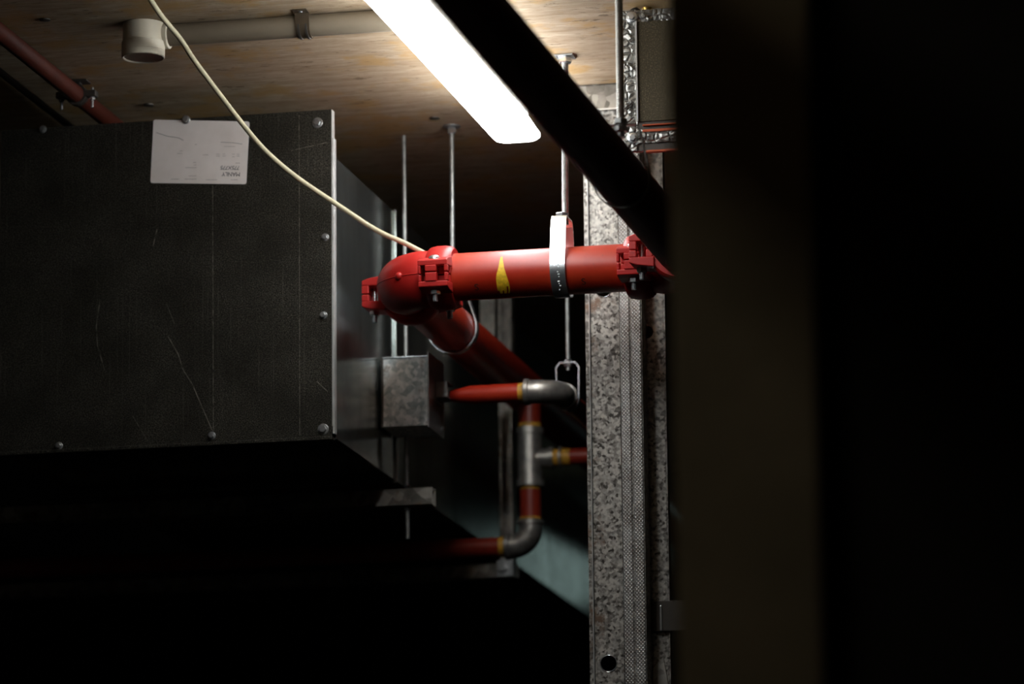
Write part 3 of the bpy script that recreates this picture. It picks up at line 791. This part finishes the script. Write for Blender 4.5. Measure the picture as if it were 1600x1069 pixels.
# right stud with hole
YW3 = YW + .075
x4, x5 = sx(1017, YW3), sx(1041, YW3)
t = thing('steel_stud', (x4, YW3, 0), 'dull zinc stud with a round hole, rightmost, partly behind the blurred pillar', 'stud')
x6 = x5 + .004
hz = P(1011, 519, YW3)
hx3 = min(hz.x + .002, x5 - .001)
holed_plate(MB(), sx(1003, YW3), x5, zg, ztop, YW3, [(hz.z, hz.x, 10.5 * 11 / F), (hz.z - pz, hz.x + .004, 10.5 * 11 / F)]).build('web', 'stud', t)
mb = MB(); mb.box((x5, YW3 - .004, zg), (x6, YW3 - .002, ztop)).box((x5, YW3 - .004, zg), (x5 + .0015, YW3 + .04, ztop)); mb.build('right_flange', 'stud', t)
# nogging track and brace between studs, low right
nz0, nz1 = P(1020, 988, YW3).z, P(1020, 941, YW3).z
xn1 = sx(1140, YW3)
MB().box((sx(1015, YW3), YW3 - .012, nz0), (xn1, YW3 - .008, nz1)).build('cross_brace', 'brown_strip', bevel=.001)
cb = bpy.data.objects['cross_brace']; tag(cb, 'flat dull strip crossing the rightmost stud near the bottom', 'brace')
mb = MB(); a = P(1030, 946, YW3 - .02); b_ = P(1034, 985, YW3 - .02); mb.box((a.x, YW3 - .016, b_.z), (b_.x, YW3 - .0125, a.z)); 
tag(mb.build('tie_clip', 'bright', bevel=.001), 'small bright upright clip on the strip near the bottom of the stud', 'clip')
mb = MB(); a, b_, c_ = P(1016, 1050, YW3 - .01), P(1036, 1027, YW3 - .01), P(1040, 1080, YW3 - .01)
mb.prism([a, b_, P(1046, 1080, YW3 - .01), P(1016, 1080, YW3 - .01)], (0, .003, 0))
tag(mb.build('gusset_plate', 'strut'), 'dull angled plate at the very bottom beside the rightmost stud', 'plate')

# ---------------------------------------------------------------- taped duct, upper right
YQ = 10.40
t = thing('taped_duct', P(1060, 238, YQ), 'brown-grey metal duct with a crinkled foil-taped flange, beside the hanging rod', 'duct')
m = NT('foil'); co = m.coords()
cr = m.n('ShaderNodeTexVoronoi', {'Vector': co, 'Scale': 60.0}, feature='DISTANCE_TO_EDGE').outputs[0]
m.bump(m.math('ADD', m.ramp(cr, [(0.0, 0.0), (.25, 1.0)]), m.noise(co, 40, 4)), .9, .004)
M['foil'] = m.set(color=m.mix(m.noise(co, 30, 5), (.20, .19, .17), (.46, .46, .44)), rough=.42, metal=.75)
m = NT('taped_duct_metal'); co = m.coords(); sp = m.noise(co, 300, 3, .8)
M['panel'] = m.set(color=m.mix(m.ramp(sp, [(.52, 0.0), (.72, 1.0)]), (.060, .048, .026), (.26, .22, .14)), rough=.5, metal=.5)
m.bump(sp, .3, .0008)
def cpx(px, py, Y=YQ): return P(px, py, Y)
a = cpx(997, 190); b_ = cpx(1150, 34); b_.z = cpx(1000, 31).z
MB().box((a.x, YQ, a.z), (b_.x, YQ + .004, b_.z)).build('panel', 'panel', t)
MB().box((a.x - .003, YQ - .006, a.z), (a.x + .001, YQ + .002, b_.z)).build('panel_edge', 'duct_edge', t)
MB().box((a.x + .002, YQ + .004, a.z + .01), (b_.x, YQ + .35, b_.z + .01)).build('body', 'black', t)
def crinkle(x0, z0, x1, z1, y, amp, cut=None):
    st = .0075; nx = max(2, int((x1 - x0) / st)); nz = max(2, int((z1 - z0) / st)); vs = []
    g = {}
    for i in range(nx + 1):
        for k in range(nz + 1):
            ex = min(i, nx - i) / 2.0; ez = min(k, nz - k) / 2.0; bulge = min(1, min(ex, ez))
            edge = random.uniform(-.0012, .0012) if 0 in (i, k) or i == nx or k == nz else 0
            vs.append(Vector((x0 + (x1 - x0) * i / nx + edge, y - bulge * .004 - random.random() * amp, z0 + (z1 - z0) * k / nz + edge)))
    fs = [(i * (nz + 1) + k, (i + 1) * (nz + 1) + k, (i + 1) * (nz + 1) + k + 1, i * (nz + 1) + k + 1) for i in range(nx) for k in range(nz)]
    return MB().add(vs, fs)
lx0, lx1 = cpx(975, 120).x, a.x - .002
c0, c1 = cpx(985, 236), cpx(985, 16)
crinkle(lx0, c0.z, lx1, c1.z, YQ + .002, .003).build('foil_tape', 'foil', t, smooth=38)
d0, d1 = cpx(1000, 226), cpx(1150, 203)
crinkle(lx1, cpx(1000, 224).z, d1.x, cpx(1000, 203).z, YQ + .002, .004).build('foil_tape', 'foil', t, smooth=38)
crinkle(lx0, cpx(1000, 34).z, d1.x, cpx(1000, 16).z, YQ + .001, .004).build('foil_tape', 'foil', t, smooth=38)
MB().box((lx0, YQ + .004, c0.z), (b_.x, YQ + .020, c1.z)).build('flange', 'dark_steel', t)
for py0, py1 in ((188, 195), (198, 203), (228, 240)):
    g0, g1 = cpx(1004, py1), cpx(1150, py0)
    MB().box((g0.x + (.008 if py0 > 220 else 0), YQ - (.012 if py0 > 220 else .004), g0.z), (g1.x, YQ + .003, g1.z)).build('gasket', 'orange', t, bevel=.001)
for px, py in ((988, 28), (990, 217)):
    p = cpx(px, py); s_ = MB(); s_.lathe((p.x, YQ - .006, p.z), (0, -1, 0), [(0, .013), (.002, .013), (.003, .010)], 20).hexn((p.x, YQ - .009, p.z), .008, .006, (0, -1, 0)); s_.build('bolt', 'bright', t, smooth=30)
for px, py, an in ((983, 60, .9), (984, 106, .8), (982, 165, -.6), (1008, 28, .8)):    # clips under the tape
    p = cpx(px, py); T = Matrix.Translation((p.x, YQ - .008, p.z)) @ Matrix.Rotation(an, 4, 'Y')
    MB().box((-.013, -.003, -.005), (.013, .003, .005), T).build('flange_clip', 'foil', t, bevel=.002)
# black grommet and brass nipple on top
p = cpx(990, 12); tag(MB().lathe((p.x, YQ + .02, p.z - .006), (0, 0, 1), [(0, .013), (.006, .012), (.010, .006)], 16).build('rubber_plug', 'black', smooth=40), 'small black plug on top of the taped duct', 'plug')
p = cpx(1007, 4); tag(MB().lathe((p.x, YQ + .03, p.z - .012), (0, 0, 1), [(0, .010), (.006, .012), (.012, .009), (.016, .012), (.05, .012)], 16).build('brass_fitting', 'brass', smooth=40), 'brass fitting at the top edge above the taped duct', 'fitting')

# ---------------------------------------------------------------- ceiling conduit, box, cable, left pipe
RC = .026
zc_ = ZC - RC - .001
yc = PZ(400, 46, zc_).y; ybx = PZ(224, 37, ZC).y; xbx = P(224, 60, ybx).x
t = thing('conduit', (-2.9, yc, zc_ - RC), 'grey conduit along the ceiling, right of the round cream box', 'conduit')
MB().cyl((xbx + .03, yc, zc_), (PZ(655, 40, zc_).x, yc, zc_), RC, 28).build('tube', 'pvc', t, smooth=40)
sx0 = PZ(478, 42, zc_).x
t = thing('conduit_clip', (sx0, yc, zc_ - RC), 'brown metal saddle clip holding the ceiling conduit', 'clip')
pts = []
for k in range(13): a = math.radians(180 + 180 * k / 12); pts.append(Vector((sx0, yc + math.cos(a) * (RC + .0022), zc_ + math.sin(a) * (RC + .0022))))
pts = [Vector((sx0, yc - RC - .03, ZC - .002)), Vector((sx0, yc - RC - .004, ZC - .003))] + pts + [Vector((sx0, yc + RC + .004, ZC - .003)), Vector((sx0, yc + RC + .02, ZC - .002))]
MB().strip(pts, (1, 0, 0), .034, .002).build('strap', 'clip_brown', t, smooth=35)
pts2 = [p - Vector((0, 0, .002)) for p in pts[2:-2]]
for o__ in (-.009, .009): MB().strip([p + Vector((o__, 0, 0)) for p in pts2], (1, 0, 0), .005, .003).build('ridge', 'dark_steel', t, smooth=35)
MB().lathe((sx0, yc - RC - .016, ZC - .003), (0, 0, -1), [(0, .006), (.003, .004)], 12).build('screw', 'bright', t)
rb = .0505; zbb = P(224, 91, ybx).z
t = thing('ceiling_box', (xbx, ybx, zbb), 'round cream junction box hanging under the ceiling at upper left', 'box')
hb = ZC - zbb
MB().lathe((xbx, ybx, ZC - .001), (0, 0, -1), [(0, rb * .95), (hb * .52, rb * .95), (hb * .54, rb), (hb * .80, rb)], 48).build('body', 'cream', t, smooth=40)
MB().lathe((xbx, ybx, ZC - hb * .815), (0, 0, -1), [(0, rb), (hb * .16, rb), (hb * .185, rb * .95), (hb * .17, rb * .90), (hb * .15, rb * .88)], 48).build('lid', 'cream', t, smooth=40)
MB().lathe((xbx + rb * .8, yc, zc_), (1, 0, 0), [(0, RC + .006), (.016, RC + .006), (.018, RC + .003)], 28).build('conduit_socket', 'cream', t, smooth=40)
# loose cable
ctl = [(222, -22, 9.9), (250, 22, 10.05), (281, 60, 10.18), (302, 92, 10.28), (330, 130, 10.38), (368, 180, 10.5), (402, 222, 10.6), (430, 250, 10.66), (462, 276, 10.72), (492, 297, 10.77), (521, 316, 10.80), (548, 334, 10.82), (575, 352, 10.845), (600, 366, 10.855), (628, 378, 10.875), (648, 388, 10.89), (668, 399, 10.905), (684, 412, 10.92)]
cp = [P(*c) for c in ctl]; pts = []
for i in range(len(cp) - 1):
    a = cp[max(i - 1, 0)]; b = cp[i]; c = cp[i + 1]; d = cp[min(i + 2, len(cp) - 1)]
    for k in range(8):
        s = k / 8; pts.append(.5 * ((2 * b) + (c - a) * s + (2 * a - 5 * b + 4 * c - d) * s * s + (3 * b - a - 3 * c + d) * s ** 3))
tag(MB().sweep(pts, .0062, 14).build('hanging_cable', 'cable', smooth=60), 'cream cable sagging from the ceiling across the duct to the red elbow', 'cable')
# upper-left pipe
rl = .021
pl = PZ(75, 112, ZC - .036)
t = thing('ceiling_pipe', (pl.x, pl.y, pl.z - rl), 'thin red pipe with shade in its paint, under the ceiling in the upper left corner', 'pipe')
MB().cyl((pl.x, pl.y - 4, pl.z), (pl.x, 14, pl.z), rl, 28).build('tube', 'red_deep_shade', t, smooth=40)
yq = pl.y
for k in range(300):
    v = Vector((pl.x, pl.y + k * .005, pl.z)) - CAM; cx_ = v.dot(Vector((B_.x, A_.x, -V_.x))); cz_ = v.dot(Vector((B_.z, A_.z, -V_.z)))
    if 800 + F * cx_ / cz_ > 120: yq = pl.y + k * .005; break
t = thing('pipe_clamp', (pl.x, yq, pl.z - rl), 'dark bolted clamp holding the thin red pipe to the ceiling', 'clamp')
pts = [Vector((pl.x + math.cos(a * math.pi / 12) * (rl + .003), yq, pl.z + math.sin(a * math.pi / 12) * (rl + .003))) for a in range(24)]
MB().strip(pts, (0, 1, 0), .024, .005, True).build('ring', 'dark_steel', t, smooth=40)
for s in (-1, 1):
    MB().box((pl.x + s * rl, yq - .012, pl.z - .008), (pl.x + s * (rl + .030), yq + .012, pl.z + .008)).build('wing', 'dark_steel', t, bevel=.002)
    bo_ = MB(); bo_.cyl((pl.x + s * (rl + .018), yq, pl.z + .016), (pl.x + s * (rl + .018), yq, pl.z - .034), .0035, 10).hexn((pl.x + s * (rl + .018), yq, pl.z - .015), .007, .006); bo_.build('bolt', 'bright', t)
mb = MB(); mb.box((pl.x - .010, yq - .010, pl.z + rl), (pl.x + .010, yq + .010, ZC - .004)).box((pl.x - .03, yq - .02, ZC - .006), (pl.x + .03, yq + .02, ZC - .001)); mb.build('drop_post', 'dark_steel', t, bevel=.001)
# thin second line farther left, and two ceiling plugs
pz2 = PZ(20, 128, ZC - .012)
tag(MB().cyl((pz2.x, pz2.y - 2, pz2.z), (pz2.x, 13.5, pz2.z), .009, 14).build('dark_conduit', 'black', smooth=40), 'thin black conduit on the ceiling left of the thin red pipe', 'conduit')
for px, py, lab_ in ((70, 30, 'dark round anchor plug in the ceiling above the thin red pipe'), (232, 163, 'dark round anchor plug in the ceiling above the duct label'), (679, 184, 'dark round anchor hole in the ceiling between the two thin rods and the lamp')):
    p = PZ(px, py, ZC); tag(MB().lathe((p.x, p.y, ZC), (0, 0, -1), [(-.001, .013), (.003, .013), (.004, .010)], 16).build('ceiling_anchor', 'dark_steel', smooth=40), lab_, 'anchor')

# ---------------------------------------------------------------- unseen lamp added on the far wall, giving the duct side its cool reflection
wy = YF_ - .002; wx = XD + .62; wz = ZD0 + .40
t = thing('added_wall_lamp', (wx, wy, wz), 'added cool lamp on the far wall, unseen behind the blurred pillar, for the duct-side glow', 'lamp')
MB().box((wx - .09, wy - .03, wz), (wx + .09, wy, wz + .30)).build('housing', 'lamp_body', t, bevel=.005)
MB().box((wx - .08, wy - .07, wz + .01), (wx + .08, wy - .03, wz + .29)).build('diffuser', 'lamp_cool', t, bevel=.012)
